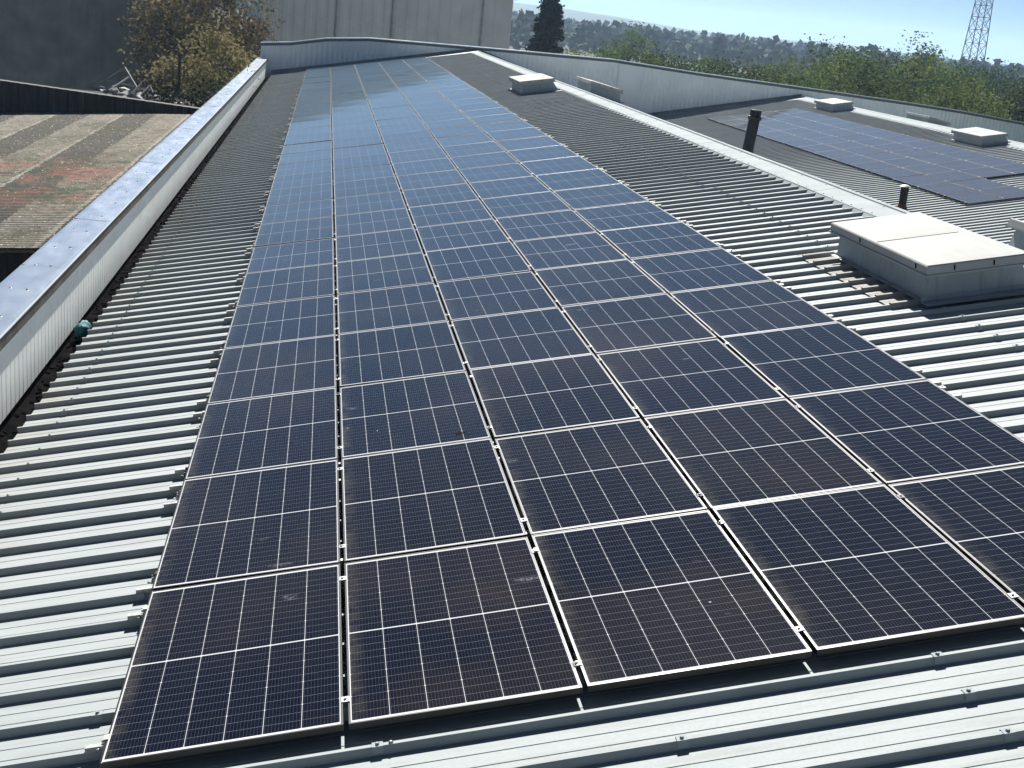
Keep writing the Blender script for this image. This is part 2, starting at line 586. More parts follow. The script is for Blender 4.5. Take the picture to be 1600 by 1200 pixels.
M_PYLON = plain('pylon_steel', (0.16, 0.17, 0.18), 0.6, 0.3, 0.2, 2.0)

# ------------------------------------------------------------------ large structure: ground, hills
g = MB()
g.quad((-3000, -600, -8), (3000, -600, -8), (3000, 3400, -8), (-3000, 3400, -8))
tag(g.build('ground', M_GROUND), kind='structure')


def ridge_hill(name, mat, y0, depth, hfun, x0=-2600, x1=2600, nx=120, ny=10, seed=0, rough=4.0):
    m = MB()
    rows = []
    for j in range(ny + 1):
        t = j / ny
        r = []
        for i in range(nx + 1):
            x = x0 + (x1 - x0) * i / nx
            y = y0 + depth * t
            h = hfun(x) * sin(pi * min(1.0, t * 1.02) * 0.5 if t < 0.98 else pi / 2)
            h += rough * noise.noise(Vector((x * 0.01 + seed, y * 0.01, 1.3)))
            if j == 0:
                h = -1.0
            r.append((x, y, -8.0 + h))
        rows.append(r)
    m.grid(rows)
    return tag(m.build(name, mat, smooth=True), kind='structure')


def far_h(x):
    # higher on the left, falling towards the right
    a = 34 + 16 * noise.noise(Vector((x * 0.0022, 3.1, 0)))
    return max(10.0, a - max(0.0, (x - 150)) * 0.022)


ridge_hill('hills', M_HILL, 1500, 900, far_h, seed=2.0, rough=5.0)

# far-off wood on the slopes: reads as one mass
m = MB()
rr = random.Random(31)
for k in range(3000):
    y = 380 * (1500 / 380) ** rr.random()
    x = y * rr.uniform(-0.30, 0.80)
    hgt = rr.uniform(6, 13)
    r = rr.uniform(2.5, 4.5)
    for q in range(16):
        a = rr.uniform(0, 2 * pi)
        e = rr.random()
        rad = r * (1 - e * e * 0.8) * rr.uniform(0.4, 1.0)
        c = Vector((x + cos(a) * rad, y + sin(a) * rad, -8 + hgt * (0.25 + 0.75 * e)))
        u = Vector((rr.gauss(0, 1), rr.gauss(0, 1), rr.gauss(0, 1))).normalized()
        w_ = u.cross(Vector((rr.gauss(0, 1), rr.gauss(0, 1), rr.gauss(0, 1)))).normalized()
        s_ = rr.uniform(0.6, 1.5) * (1 + y / 1500)
        m.quad(c - u * s_, c - u * s_ * .2 + w_ * s_ * .8, c + u * s_, c + u * s_ * .1 - w_ * s_ * .7)
tag(m.build('far_wood', M_WOODFAR), kind='stuff')

# ------------------------------------------------------------------ the main roof (bay 1)
PITCH = 1.0 / 3.0
HR = 0.043            # rib height
ZR = -0.062           # rib tops below the panel plane
Y_RIB = 0.220         # a rib's near top edge


def rib_profile(lift=0.0, spread=0.0):
    """one pitch, from the near foot of a rib to just before the next: (y, z)"""
    e = spread
    return [(-0.013 - e, -HR + lift), (0.0 - e, lift), (0.0225 + e, lift), (0.036 + e, -HR + lift),
            (0.1055, -HR + lift), (0.108, -HR - 0.0045 + lift), (0.1115, -HR - 0.0045 + lift), (0.1135, -HR + lift),
            (0.2035, -HR + lift), (0.206, -HR - 0.0045 + lift), (0.2095, -HR - 0.0045 + lift), (0.2115, -HR + lift)]


def sheeting(x0, x1, ya, yb, seg, jit=0.0012, lift=0.0, spread=0.0, zr=ZR, phase=Y_RIB, seed=1):
    rr = random.Random(seed)
    m = MB()
    k0 = math.ceil((ya - phase) / PITCH)
    k1 = math.floor((yb - phase) / PITCH)
    prof = []
    for k in range(k0, k1 + 1):
        for (a, b) in rib_profile(lift, spread):
            prof.append((phase + k * PITCH + a, b))
    rows = []
    for i in range(seg + 1):
        x = x0 + (x1 - x0) * i / seg
        row = []
        for (a, b) in prof:
            kk = int((a - phase) / PITCH + 50)
            dz = jit * noise.noise(Vector((x * 0.9, kk * 7.7, seed))) * 1.6
            dy = jit * 2.2 * noise.noise(Vector((x * 0.8, kk * 5.3, seed + 9)))
            row.append((x, a + dy, zr + b + dz))
        rows.append(row)
    m.grid(rows)
    return m


XE, XR = -1.66, 8.52       # eaves and ridge, measured along the slope
roof = empty('warehouse_roof', P(0, 0, 0), ROT)
tag(roof, 'pale ribbed metal warehouse roof slope carrying the long solar array in front', 'roof')
sheeting(XE, XR, -9.0, 57.4, 14).build('roof_sheeting', M_ROOF, roof)

lp_ = MB()
k = -27
while Y_RIB + k * PITCH < 57.3:
    yk = Y_RIB + k * PITCH
    lp_.quad((XE, yk - 0.0115, ZR - 0.030), (8.3, yk - 0.0115, ZR - 0.030), (8.3, yk - 0.0026, ZR + 0.0014), (XE, yk - 0.0026, ZR + 0.0014))
    lp_.quad((XE, yk - 0.0026, ZR + 0.0014), (8.3, yk - 0.0026, ZR + 0.0014), (8.3, yk + 0.020, ZR + 0.0014), (XE, yk + 0.020, ZR + 0.0014))
    lp_.quad((XE, yk - 0.0125, ZR - 0.0305), (8.3, yk - 0.0125, ZR - 0.0305), (8.3, yk - 0.0115, ZR - 0.030), (XE, yk - 0.0115, ZR - 0.030))
    k += 3
tag(lp_.build('sheet_lap', M_ROOF, roof), kind='stuff')

# ridge cap in the roof's own frame: near flange, crease, roll, far flange
rc = MB()
prof = [(8.12, ZR + 0.004), (8.13, ZR + 0.010), (8.465, ZR + 0.016), (8.475, ZR + 0.034), (8.52, ZR + 0.040),
        (8.56, ZR + 0.020), (8.90, ZR - 0.185)]
y = -9.0
while y < 57.3:
    y2 = min(y + 3.0, 57.35)
    li = 0.0025 if int(round((y + 9) / 3.0)) % 2 else 0.0
    rows = [[(px, y - 0.02, pz + li) for px, pz in prof], [(px, y2 + 0.02, pz + li) for px, pz in prof]]
    rc.grid(rows)
    rc.quad(*[(px, y - 0.02, pz + li - (0.004 if i > 1 else 0)) for i, (px, pz) in enumerate([(8.12, ZR), (8.465, ZR + .012), (8.465, ZR + 0.016), (8.13, ZR + 0.010)])])
    y = y2
cap = rc.build('ridge_cap', M_FLASH, roof)
# profiled closure turned down into each pan under the cap
cl = MB()
cl.quad((8.070, -9, ZR - HR + 0.003), (8.118, -9, ZR - 0.001), (8.118, 57.3, ZR - 0.001), (8.070, 57.3, ZR - HR + 0.003))
cl.build('ridge_closure', M_FLASH, roof)
sc = MB()
k = 0
yy = Y_RIB - 27 * PITCH
while yy < 40:
    sc.lathe([(0.011, 0), (0.011, 0.006), (0.005, 0.010)], 6, Matrix.Translation((8.16, yy + 0.17, ZR + 0.011)))
    if k % 3 == 0:
        sc.lathe([(0.011, 0), (0.011, 0.006), (0.005, 0.010)], 6, Matrix.Translation((8.44, yy + 0.1, ZR + 0.016)))
    yy += PITCH
    k += 1
tag(sc.build('ridge_screw', M_BOLT, roof), kind='stuff')

# saddle washers with a screw on the rib tops
w = MB()
w.quad((-0.026, -0.008, 0.004), (0.026, -0.008, 0.004), (0.026, 0.030, 0.004), (-0.026, 0.030, 0.004))
w.quad((-0.026, -0.019, -0.030), (0.026, -0.019, -0.030), (0.026, -0.008, 0.004), (-0.026, -0.008, 0.004))
w.quad((-0.026, 0.030, 0.004), (0.026, 0.030, 0.004), (0.026, 0.043, -0.030), (-0.026, 0.043, -0.030))
w.lathe([(0.010, 0.004), (0.010, 0.009), (0.007, 0.014), (0.003, 0.014)], 8, Matrix.Translation((0, 0.011, 0)))
spots = [(1.30, -1), (2.68, -2), (4.06, -1), (4.06, -2), (4.06, -3), (-0.10, 1), (-0.07, 5), (4.06, -4), (1.32, -4), (-1.2, -3)]
for j in range(12, 68):
    spots.append((6.92 + 0.004 * (j - 14) * (1 if j < 40 else 0), j))
for j in range(2, 24):
    spots.append((-1.33, 15 + j))
first = None
for i, (sx_, k) in enumerate(spots):
    if first is None:
        o = first = w.build('saddle_washer', M_FLASH, roof)
    else:
        o = first.copy()
        COL.objects.link(o)
    o.location = (sx_ + random.uniform(-.01, .01), Y_RIB + k * PITCH, ZR)
sc = MB()
for k in range(-20, 140):
    yy = Y_RIB + k * PITCH
    for sx_ in (-1.33, 1.35, 4.06, 6.95):
        if 0.0 < yy < 57 and 0 < sx_ < 5.8:
            continue
        if (sx_ > 6 and 12 <= k < 68) or (sx_ < 0 and 17 <= k < 39):
            continue
        sc.lathe([(0.012, 0.0), (0.012, 0.005), (0.005, 0.011)], 6, Matrix.Translation((sx_ + random.uniform(-.02, .02), yy + 0.011, ZR)))
tag(sc.build('roof_screw', M_BOLT, roof), kind='stuff')

# ------------------------------------------------------------------ gutter and left parapet
gut = MB()
gp = [(-1.895, -0.50), (-1.89, -0.62), (-1.70, -0.64), (-1.585, -0.60), (-1.58, -0.49)]
gut.grid([[(x, -9, z) for x, z in gp], [(x, 57.3, z) for x, z in gp]])
gobj = gut.build('valley_gutter', M_GUT)
tag(gobj, 'dark lined gutter trough between the left parapet and roof eaves', 'gutter')
db = MB()
rr = random.Random(5)
for k in range(1500):
    y = rr.uniform(-6, 56)
    x = rr.uniform(-1.87, -1.62)
    s_ = rr.uniform(0.005, 0.020)
    z = -0.628 + rr.uniform(0.0, 0.015)
    a = rr.uniform(0, pi)
    Mx = Matrix.Translation((x, y, z)) @ Matrix.Rotation(a, 4, 'Z') @ Matrix.Rotation(rr.uniform(-.5, .5), 4, 'X')
    db.box((-s_ * 1.6, -s_, -s_ * .4), (s_ * 1.6, s_, s_ * .4), Mx)
tag(db.build('gutter_debris', M_DEBRIS), kind='stuff')

par = empty('parapet_wall', (-1.9, 0, -0.53))
tag(par, 'long pale ribbed parapet wall with wide metal coping left of the gutter', 'parapet')
XW = 0.0
cm = MB()
lo, hi = [], []
y = -9.0
pw = 1.0 / 6
while y < 57.4:
    for dy, dx in ((0, 0.014), (0.135, 0.014), (0.143, 0.0), (0.158, 0.0)):
        lo.append((dx, y + dy, -0.01))
        hi.append((dx, y + dy, 0.80))
    y += pw
cm.grid([hi, lo])
cm.build('cladding', M_WALL, par)
cm = MB()
cm.box((-0.36, -9.0, -7.4), (-0.012, 57.4, 0.80))
cm.build('wall_core', M_WALL, par)
cp = MB()
y = -9.0
i = 0
while y < 57.3:
    y2 = min(y + 3.0, 57.4)
    li = 0.002 * (i % 2)
    ov = 0.03
    pr_ = [(-0.44, 0.70), (-0.44, 0.842 + li), (-0.40, 0.846 + li), (-0.02, 0.836 + li), (0.045, 0.832 + li)]
    cp.grid([[(x, y2 + ov, z) for x, z in pr_], [(x, y - ov, z) for x, z in pr_]])
    y = y2
    i += 1
cop = cp.build('coping', M_COP, par)
cj = MB()
y = -6.0
while y < 57:
    cj.box((-0.435, y - 0.034, 0.8455), (-0.40, y - 0.027, 0.8495))
    cj.quad((-0.40, y - 0.034, 0.8495), (-0.02, y - 0.034, 0.8395), (-0.02, y - 0.027, 0.8395), (-0.40, y - 0.027, 0.8495))
    y += 3.0
cj.build('coping_joint', M_DRIP, par)
dr = MB()
dr.grid([[(0.046, 57.4, 0.830), (0.046, 57.4, 0.712), (0.030, 57.4, 0.705)], [(0.046, -9, 0.830), (0.046, -9, 0.712), (0.030, -9, 0.705)]])
dr.build('drip_edge', M_DRIP, par)
lip = MB()
lip.box((0.030, -9, 0.828), (0.052, 57.4, 0.8365))
lip.build('coping_lip', M_FLASH, par)
s1 = MB()
s1.lathe([(0.016, 0), (0.016, 0.004), (0.009, 0.010)], 8)
first = None
for k in range(34):
    for xx in (-0.30, -0.13):
        if first is None:
            o = first = s1.build('coping_screw', M_BOLT, par)
        else:
            o = first.copy()
            COL.objects.link(o)
        o.location = (xx, 4.6 + k * 1.1 + random.uniform(-.05, .05), 0.842)

# teal bag lying in the gutter
bag = MB()
rr = random.Random(2)


def lump(m, c, r, n=10, amp=0.3, seed=0.0):
    rows = []
    for i in range(n + 1):
        th = pi * i / n
        row = []
        for j in range(2 * n + 1):
            ph = 2 * pi * (j % (2 * n)) / (2 * n)
            d = Vector((sin(th) * cos(ph), sin(th) * sin(ph), cos(th)))
            q = 1 + amp * noise.noise(d * 2.3 + Vector((seed, 0, 0))) + amp * .5 * noise.noise(d * 6 + Vector((seed, 3, 0)))
            row.append((c[0] + d.x * r[0] * q, c[1] + d.y * r[1] * q, c[2] + d.z * r[2] * q))
        rows.append(row)
    m.grid(rows)


lump(bag, (-1.745, 9.30, -0.50), (0.085, 0.12, 0.10), seed=1.0)
lump(bag, (-1.765, 9.52, -0.52), (0.07, 0.12, 0.08), seed=4.0)
tag(bag.build('plastic_bag', M_TEAL, smooth=True), 'crumpled teal plastic bag lying in the gutter by the left parapet', 'bag')

# ------------------------------------------------------------------ solar panels
PW, PL, PT = 1.134, 1.762, 0.035
GX, GY = 1.159, 1.782


def panel_proto():
    root = empty('solar_panel')
    fr = MB()
    l_ = 0.011
    ch = 0.0015
    # four frame bars butted: long sides full length, short sides between them; each with a chamfered lip
    def bar_x(xa, xb, ya, yb):
        fr.frustum([(xa, ya, -PT), (xb, ya, -PT), (xb, yb, -PT), (xa, yb, -PT)],
                   [(xa, ya, 0), (xb, ya, 0), (xb, yb, 0), (xa, yb, 0)])
    bar_x(0, l_, 0, PL)
    bar_x(PW - l_, PW, 0, PL)
    bar_x(l_, PW - l_, 0, l_)
    bar_x(l_, PW - l_, PL - l_, PL)
    fr.build('frame', M_FRAME, root, bevel=0.0012)
    gl = MB()
    n = 6
    rows = []
    for j in range(n + 1):
        rows.append([(l_ + (PW - 2 * l_) * i / n, l_ + (PL - 2 * l_) * j / n,
                      -0.0020 - 0.0016 * sin(pi * i / n) * sin(pi * j / n)) for i in range(n + 1)])
    gl.grid(rows)
    gl.build('cell_glass', M_CELL, root, smooth=True)
    return root


def clamp_mesh():
    m = MB()
    m.box((-0.0115, -0.024, -0.046), (0.0115, 0.024, -0.0005))
    m.box((-0.019, -0.024, -0.0002), (0.019, 0.024, 0.0042))
    m.lathe([(0.0075, 0.0042), (0.0075, 0.012), (0.004, 0.0125)], 6)
    return m


def end_clamp_mesh():
    m = MB()
    m.box((-0.040, -0.020, ZR + 0.002), (0.03, 0.014, ZR + 0.008))       # foot plate on the rib
    m.box((-0.034, 0.004, ZR + 0.009), (-0.001, 0.010, -0.030))
    m.box((-0.034, -0.020, ZR + 0.009), (-0.001, -0.014, -0.034))
    m.box((-0.016, -0.022, -0.045), (-0.001, 0.022, -0.003))
    m.box((-0.016, -0.022, 0.0004), (0.010, 0.022, 0.0045))
    m.lathe([(0.009, -0.018), (0.009, -0.006), (0.004, -0.005)], 6, Matrix.Translation((-0.020, -0.005, 0)))
    m.lathe([(0.010, ZR + 0.009), (0.010, ZR + 0.018), (0.005, ZR + 0.020)], 6, Matrix.Translation((-0.050, -0.013, 0)))
    return m


CL = clamp_mesh().build('mid_clamp', M_CLAMP)
EC = end_clamp_mesh().build('end_clamp', M_CLAMP)
CL_ME, EC_ME = CL.data, EC.data
bpy.data.objects.remove(CL)
bpy.data.objects.remove(EC)


def add_part(name, me, parent, loc, rz=0.0):
    o = bpy.data.objects.new(name, me)
    COL.objects.link(o)
    o.parent = parent
    o.location = loc
    o.rotation_euler = (0, 0, rz)
    return o


proto = panel_proto()
GLASS2 = [c for c in proto.children if c.name.startswith('cell_glass')][0].data.copy()
GLASS2.materials[0] = M_CELL2
used = False


def place_panel(origin, ix, iy, label, group, left, right, clamp_rows, tilt=0.13, glass=None):
    global used
    if not used:
        o = proto
        used = True
    else:
        o = copy_tree(proto)
    lx, ly = ix * GX + (GX - PW) / 2, iy * GY + (GY - PL) / 2
    Rb = Matrix.Rotation(-S, 4, 'Y')
    o.location = origin + (Rb @ Vector((lx, ly, random.uniform(-0.0015, 0.0015))))
    o.rotation_euler = (radians(random.gauss(0, tilt)), -S + radians(random.gauss(0, tilt * 0.8)), 0)
    tag(o, label, 'solar panel', group)
    if glass is not None:
        for c in o.children:
            if c.name.startswith('cell_glass'):
                c.data = glass
    if iy < clamp_rows:
        for yy in (0.215, PL - 0.215):
            if not right:
                add_part('mid_clamp', CL_ME, o, (PW + (GX - PW) / 2, yy, 0))
            if left:
                add_part('end_clamp', EC_ME, o, (0, yy, 0))
            if right:
                add_part('end_clamp', EC_ME, o, (PW, yy, 0), pi)
    return o


COLN = ['leftmost column', 'second column', 'middle column', 'fourth column', 'rightmost column']
NROW = 32
for iy in range(NROW):
    for ix in range(5):
        lab = 'dark panel of the long front array, %s, %s row from the front' % (COLN[ix], ORD[iy])
        place_panel(Vector((0, 0, 0)), ix, iy, lab, 'solar panels of the long front array', ix == 0, ix == 4, 32 if ix in (0, 4) else 14)

O2 = Vector((19.92, 29.03, -0.497))
COL2 = ['lowest column', 'second column up', 'third column up', 'uppermost column']
for iy in range(15):
    for ix in range(4):
        if ix >= 2 and iy < 2:
            continue
        lab = 'panel of the far right array, %s, %s row from near end' % (COL2[ix], ORD[iy])
        place_panel(O2, ix, iy, lab, 'solar panels of the far right array', ix == 0, False, 15 if ix == 0 else 0, glass=GLASS2)

# short mounting rails on the ribs below the panels (seen through the gaps and under the front edge)
rl = MB()
for k in range(0, 170):
    yy = Y_RIB + k * PITCH
    fr_ = (yy / GY) % 1.0
    if min(fr_, 1 - fr_) * GY < 0.36:
        for ix in range(0, 6):
            cx = ix * GX
            rl.box((cx - 0.10, yy - 0.004, ZR + 0.001), (cx + 0.10, yy + 0.027, ZR + 0.026))
tag(rl.build('mounting_rail', M_CLAMP, roof), kind='stuff')

# a dead leaf on one panel
lf = MB()
for i in range(6):
    a0, a1 = -0.036 + i * 0.012, -0.024 + i * 0.012
    wd = [0.004, 0.013, 0.019, 0.020, 0.016, 0.010, 0.003]
    hh = [0.002, 0.009, 0.014, 0.016, 0.013, 0.007, 0.002]
    lf.quad((a0, -wd[i], 0.001), (a1, -wd[i + 1], 0.001), (a1, 0, hh[i + 1]), (a0, 0, hh[i]))
    lf.quad((a0, 0, hh[i]), (a1, 0, hh[i + 1]), (a1, wd[i + 1], 0.004), (a0, wd[i], 0.004))
lf.bar((0.034, 0, 0.004), (0.056, 0.006, 0.003), 0.002)
tag(lf.build('dead_leaf', M_DEAD, loc=P(2.08, 3.76, 0.002), rot=(0, -S, -0.35)),
    'small dark curled dead leaf lying on a panel of the second column', 'leaf')


# ------------------------------------------------------------------ skylights
def skylight_proto(deep=0.04):
    """origin at the near left foot of the kerb on the rib tops, x up the slope, y along the roof"""
    root = empty('roof_skylight')
    kb = MB()
    kb.frustum([(0.0, 0.0, -deep), (1.14, 0.0, -deep), (1.14, 2.26, -deep), (0.0, 2.26, -deep)],
               [(0.045, 0.02, 0.285), (0.965, 0.02, 0.285), (0.965, 2.24, 0.285), (0.045, 2.24, 0.285)])
    kb.build('kerb', M_KERB, root)
    ap = MB()
    ap.box((-0.06, -0.16, 0.001), (1.20, 0.0, 0.006))
    ap.box((-0.06, -0.006, 0.006), (1.17, -0.001, 0.05))
    ap.box((-0.05, 0.0, 0.0025), (0.0, 2.30, 0.0075))
    ap.build('apron_flashing', M_KERB, root)
    cv = MB()
    x0, x1, y0, y1 = -0.055, 1.015, -0.10, 2.29
    zb, zt = 0.295, 0.385
    r = 0.012
    # rim: four sloping sides, open below, with a thin lip
    loop0 = [(x0, y0, zb), (x1, y0, zb), (x1, y1, zb), (x0, y1, zb)]
    loop1 = [(x0 + .004, y0 + .004, zt - r), (x1 - .004, y0 + .004, zt - r), (x1 - .004, y1 - .004, zt - r), (x0 + .004, y1 - .004, zt - r)]
    loop2 = [(x0 + .004 + r, y0 + .004 + r, zt), (x1 - .004 - r, y0 + .004 + r, zt), (x1 - .004 - r, y1 - .004 - r, zt), (x0 + .004 + r, y1 - .004 - r, zt)]
    for A_, B_ in ((loop0, loop1), (loop1, loop2)):
        for k in range(4):
            j = (k + 1) % 4
            cv.quad(A_[k], A_[j], B_[j], B_[k])
    # top: a flat border, then two shallow pillows with a seam between them
    bx0, bx1, by0, by1 = loop2[0][0], loop2[1][0], loop2[0][1], loop2[2][1]
    nx, ny = 8, 24
    rows = []
    for j in range(ny + 1):
        v = j / ny
        row = []
        for i in range(nx + 1):
            u = i / nx
            h = (v * 2) % 1.0 if 0 < v < 1 else 0.0
            dome = 0.016 * (sin(pi * u) ** 0.6) * (abs(sin(pi * h)) ** 0.5)
            row.append((bx0 + (bx1 - bx0) * u, by0 + (by1 - by0) * v, zt + dome))
        rows.append(row)
    cv.grid(rows)
    cv.build('cover', M_COVER, root, smooth=False)
    lp = MB()
    lp.box((x0 - 0.012, y0 - 0.012, zb - 0.022), (x1 + 0.012, y0 + 0.004, zb - 0.001))
    lp.box((x0 - 0.012, y1 - 0.004, zb - 0.022), (x1 + 0.012, y1 + 0.012, zb - 0.001))
    lp.box((x0 - 0.012, y0 + 0.004, zb - 0.022), (x0 + 0.004, y1 - 0.004, zb - 0.001))
    lp.box((x1 - 0.004, y0 + 0.004, zb - 0.022), (x1 + 0.012, y1 - 0.004, zb - 0.001))
    lp.build('cover_lip', M_FLASH, root)
    sm = MB()
    sm.box((x0 + 0.03, 1.088, zt - 0.001), (x1 - 0.14, 1.100, zt + 0.0035))
    sm.build('cover_seam', M_GUT, root)
    lt = MB()
    for yy in (0.12, 1.45):
        lt.box((x0 - 0.001, yy, zb + 0.02), (x0 - 0.010, yy + 0.01, zb + 0.07))
    for xx in (0.22, 0.62):
        lt.box((xx, y0 - 0.008, zb + 0.02), (xx + 0.01, y0 + 0.001, zb + 0.07))
    lt.build('cover_catch', M_GUT, root)
    return root


sky1 = skylight_proto()
SKG = 'white boxed skylights on the roofs'


def place_sky(o, loc, rot, label):
    o.location = loc
    o.rotation_euler = rot
    tag(o, label, 'skylight', SKG)
    return o


place_sky(sky1, P(6.87, 5.82, ZR), ROT, 'large white boxed skylight nearest the viewer, right of the long solar array')
place_sky(copy_tree(sky1), P(6.87, 32.3, ZR), ROT, 'small far white skylight at the distant end of the front roof below the ridge cap')


def bay2(x, y, h):
    """point over the second bay's rising slope, h above its rib tops"""
    return Vector((x, y, -1.45 + ZR / cos(S) + TS * (x - 15) + h / cos(S)))


place_sky(copy_tree(sky1), bay2(25.45, 53.4, 0), ROT, 'white skylight behind the far right array, farther of two near the second ridge')
place_sky(copy_tree(sky1), bay2(25.45, 38.9, 0), ROT, 'white skylight above the far right array, nearer of two near the second ridge')
S2 = math.atan(0.304)
RX, RZ = P(8.52, 0, ZR).x, P(8.52, 0, ZR).z


def fall1(x, y, h=0.0):
    return Vector((x, y, RZ - 0.304 * (x - RX) + h))


sky2 = skylight_proto(0.30)
place_sky(sky2, fall1(8.86, 5.95, 0.02), (0, S, 0), 'white skylight just past the ridge at the right edge, beside the large near one')
place_sky(copy_tree(sky2), fall1(8.86, 32.7, 0.02), (0, S, 0), 'white skylight past the front ridge cap, before the ribbed back wall')

# stepped soakers over the ribs beside the near skylight
st = sheeting(6.53, 6.90, 5.86, 8.40, 2, jit=0.0, lift=0.016, spread=0.010)
so = st.build('soaker_flashing', plain('soaker_metal', (0.235, 0.228, 0.218), 0.75, 0.0, 0.2, 6.0, 0.1), sky1)
so.location = (-6.87, -5.82, -ZR)

# ------------------------------------------------------------------ falling slope of bay 1, second bay
XV = 17.25
b1 = empty('rear_roof_slope', (RX, 0, RZ), (0, S2, 0))
tag(b1, 'ribbed roof slope falling away behind the front ridge cap to a hidden valley', 'roof')
Lf = (XV - RX) / cos(S2)
sheeting(0.05, Lf, -9, 57.4, 2, zr=0.0).build('roof_sheeting', M_ROOF, b1)

b2 = empty('second_bay_roof', (0, 0, 0))
tag(b2, 'ribbed dark looking metal roof slope of the next bay carrying the far array', 'roof')
xa, xb = XV, 26.75
o = sheeting(0, (xb - xa) / cos(S), 6.0, 61.0, 8, zr=0.0, seed=3).build('roof_sheeting', M_ROOF, b2)
o.location = bay2(xa, 0, 0)
o.rotation_euler = ROT
rz = bay2(xb, 0, 0).z
rc = MB()
prof = [(26.22, bay2(26.22, 0, 0).z + 0.006), (26.62, bay2(26.62, 0, 0).z + 0.012), (26.75, rz + 0.05), (26.9, rz + 0.01), (27.2, rz - 0.09)]
rc.grid([[(x, 6, z) for x, z in prof], [(x, 60.8, z) for x, z in prof]])
rc.build('ridge_cap', M_FLASH, b2)
cl = MB()
za, zb_ = bay2(26.08, 0, 0).z - HR + .003, bay2(26.22, 0, 0).z
cl.quad((26.08, 6, za), (26.22, 6, zb_), (26.22, 60.8, zb_), (26.08, 60.8, za))
cl.build('ridge_closure', M_FLASH, b2)
b3 = empty('outer_roof_slope', (26.75, 0, rz), (0, S2, 0))
tag(b3, 'roof slope falling away beyond the second ridge, mostly hidden', 'roof')
sheeting(0.05, 11.0, 6.0, 61.5, 2, zr=0.0, seed=4).build('roof_sheeting', M_ROOF, b3)
place_sky(copy_tree(sky2), Vector((27.15, 46.9, rz - 0.304 * 0.4 + 0.02)), (0, S, 0), 'white skylight beyond the second ridge, between the two white ones')
vg = MB()
zv = bay2(XV, 0, 0).z
vg.grid([[(XV - .3, -9, zv + .02), (XV - .15, -9, zv - .2), (XV + .15, -9, zv - .2), (XV + .3, -9, zv + .02)],
         [(XV - .3, 61, zv + .02), (XV - .15, 61, zv - .2), (XV + .15, 61, zv - .2), (XV + .3, 61, zv + .02)]])
tag(vg.build('valley_gutter', M_GUT), 'dark valley gutter hidden between the front ridge and far array', 'gutter')

# warehouse body below the roofs
bd = MB()
bd.box((-1.5, -8.9, -8), (26.5, 57.2, -1.55))
tag(bd.build('warehouse_body', M_WALL), 'pale clad walls of the warehouse below its roofs', 'building')


# ------------------------------------------------------------------ raked back wall
def wy(x):
    return 57.5 + 0.1331 * x


TOPS = [(-2.2, 1.02), (-0.8, 1.16), (0.9, 1.50), (3.0, 1.70), (9, 1.76), (15.7, 1.78), (20.7, 1.50), (27.3, 1.23), (33.4, 0.96), (37.1, 0.76), (41.3, 0.42), (46, 0.10)]


def wtop(x):
    for (a, za), (b, zb) in zip(TOPS, TOPS[1:]):
        if a <= x <= b:
            return za + (zb - za) * (x - a) / (b - a)
    return TOPS[-1][1]


bw = empty('back_wall', (0, 57.5, 0))
tag(bw, 'pale ribbed back wall with dark raked coping closing the far end of the roofs', 'wall')
lo, hi = [], []
x = -2.2
while x < 46:
    flat = 16.0 < x < 17.1
    for dx, dy in ((0, 0.0), (0.05, -0.035), (0.13, -0.035), (0.18, 0.0)):
        d = 0.0 if flat else dy
        xx = x + dx
        lo.append((xx, wy(xx) - 57.5 + d, -8))
        hi.append((xx, wy(xx) - 57.5 + d, wtop(min(xx, 46)) - 0.02))
    x += 0.25
cm = MB()
cm.grid([lo, hi])
cm.build('cladding', M_BACK, bw)
cpm = MB()
ctop = MB()
for (a, za), (b, zb) in zip(TOPS, TOPS[1:]):
    ya, yb = wy(a) - 57.5, wy(b) - 57.5
    cpm.frustum([(a, ya - .07, za - .14), (b, yb - .07, zb - .14), (b, yb + .28, zb - .14), (a, ya + .28, za - .14)],
                [(a, ya - .07, za - .012), (b, yb - .07, zb - .012), (b, yb + .28, zb - .012), (a, ya + .28, za - .012)])
    ctop.frustum([(a, ya - .085, za - .012), (b, yb - .085, zb - .012), (b, yb + .30, zb - .012), (a, ya + .30, za - .012)],
                 [(a, ya - .085, za + .03), (b, yb - .085, zb + .03), (b, yb + .30, zb + .03), (a, ya + .30, za + .03)])
cpm.build('fascia', plain('dark_fascia', (0.085, 0.095, 0.10), 0.5, 0.0, 0.15, 2.0), bw)
ctop.build('coping', M_COP, bw)
fl = MB()
for (a, b) in ((16.02, 17.08),):
    fl.quad((a, wy(a) - 57.5 - .045, -1.3), (b, wy(b) - 57.5 - .045, -1.3), (b, wy(b) - 57.5 - .045, wtop(b) - .15), (a, wy(a) - 57.5 - .045, wtop(a) - .15))
fl.build('joint_flashing', plain('joint_metal', (0.86, 0.87, 0.84), 0.6, 0.0, 0.03, 1.0, 0.2), bw)
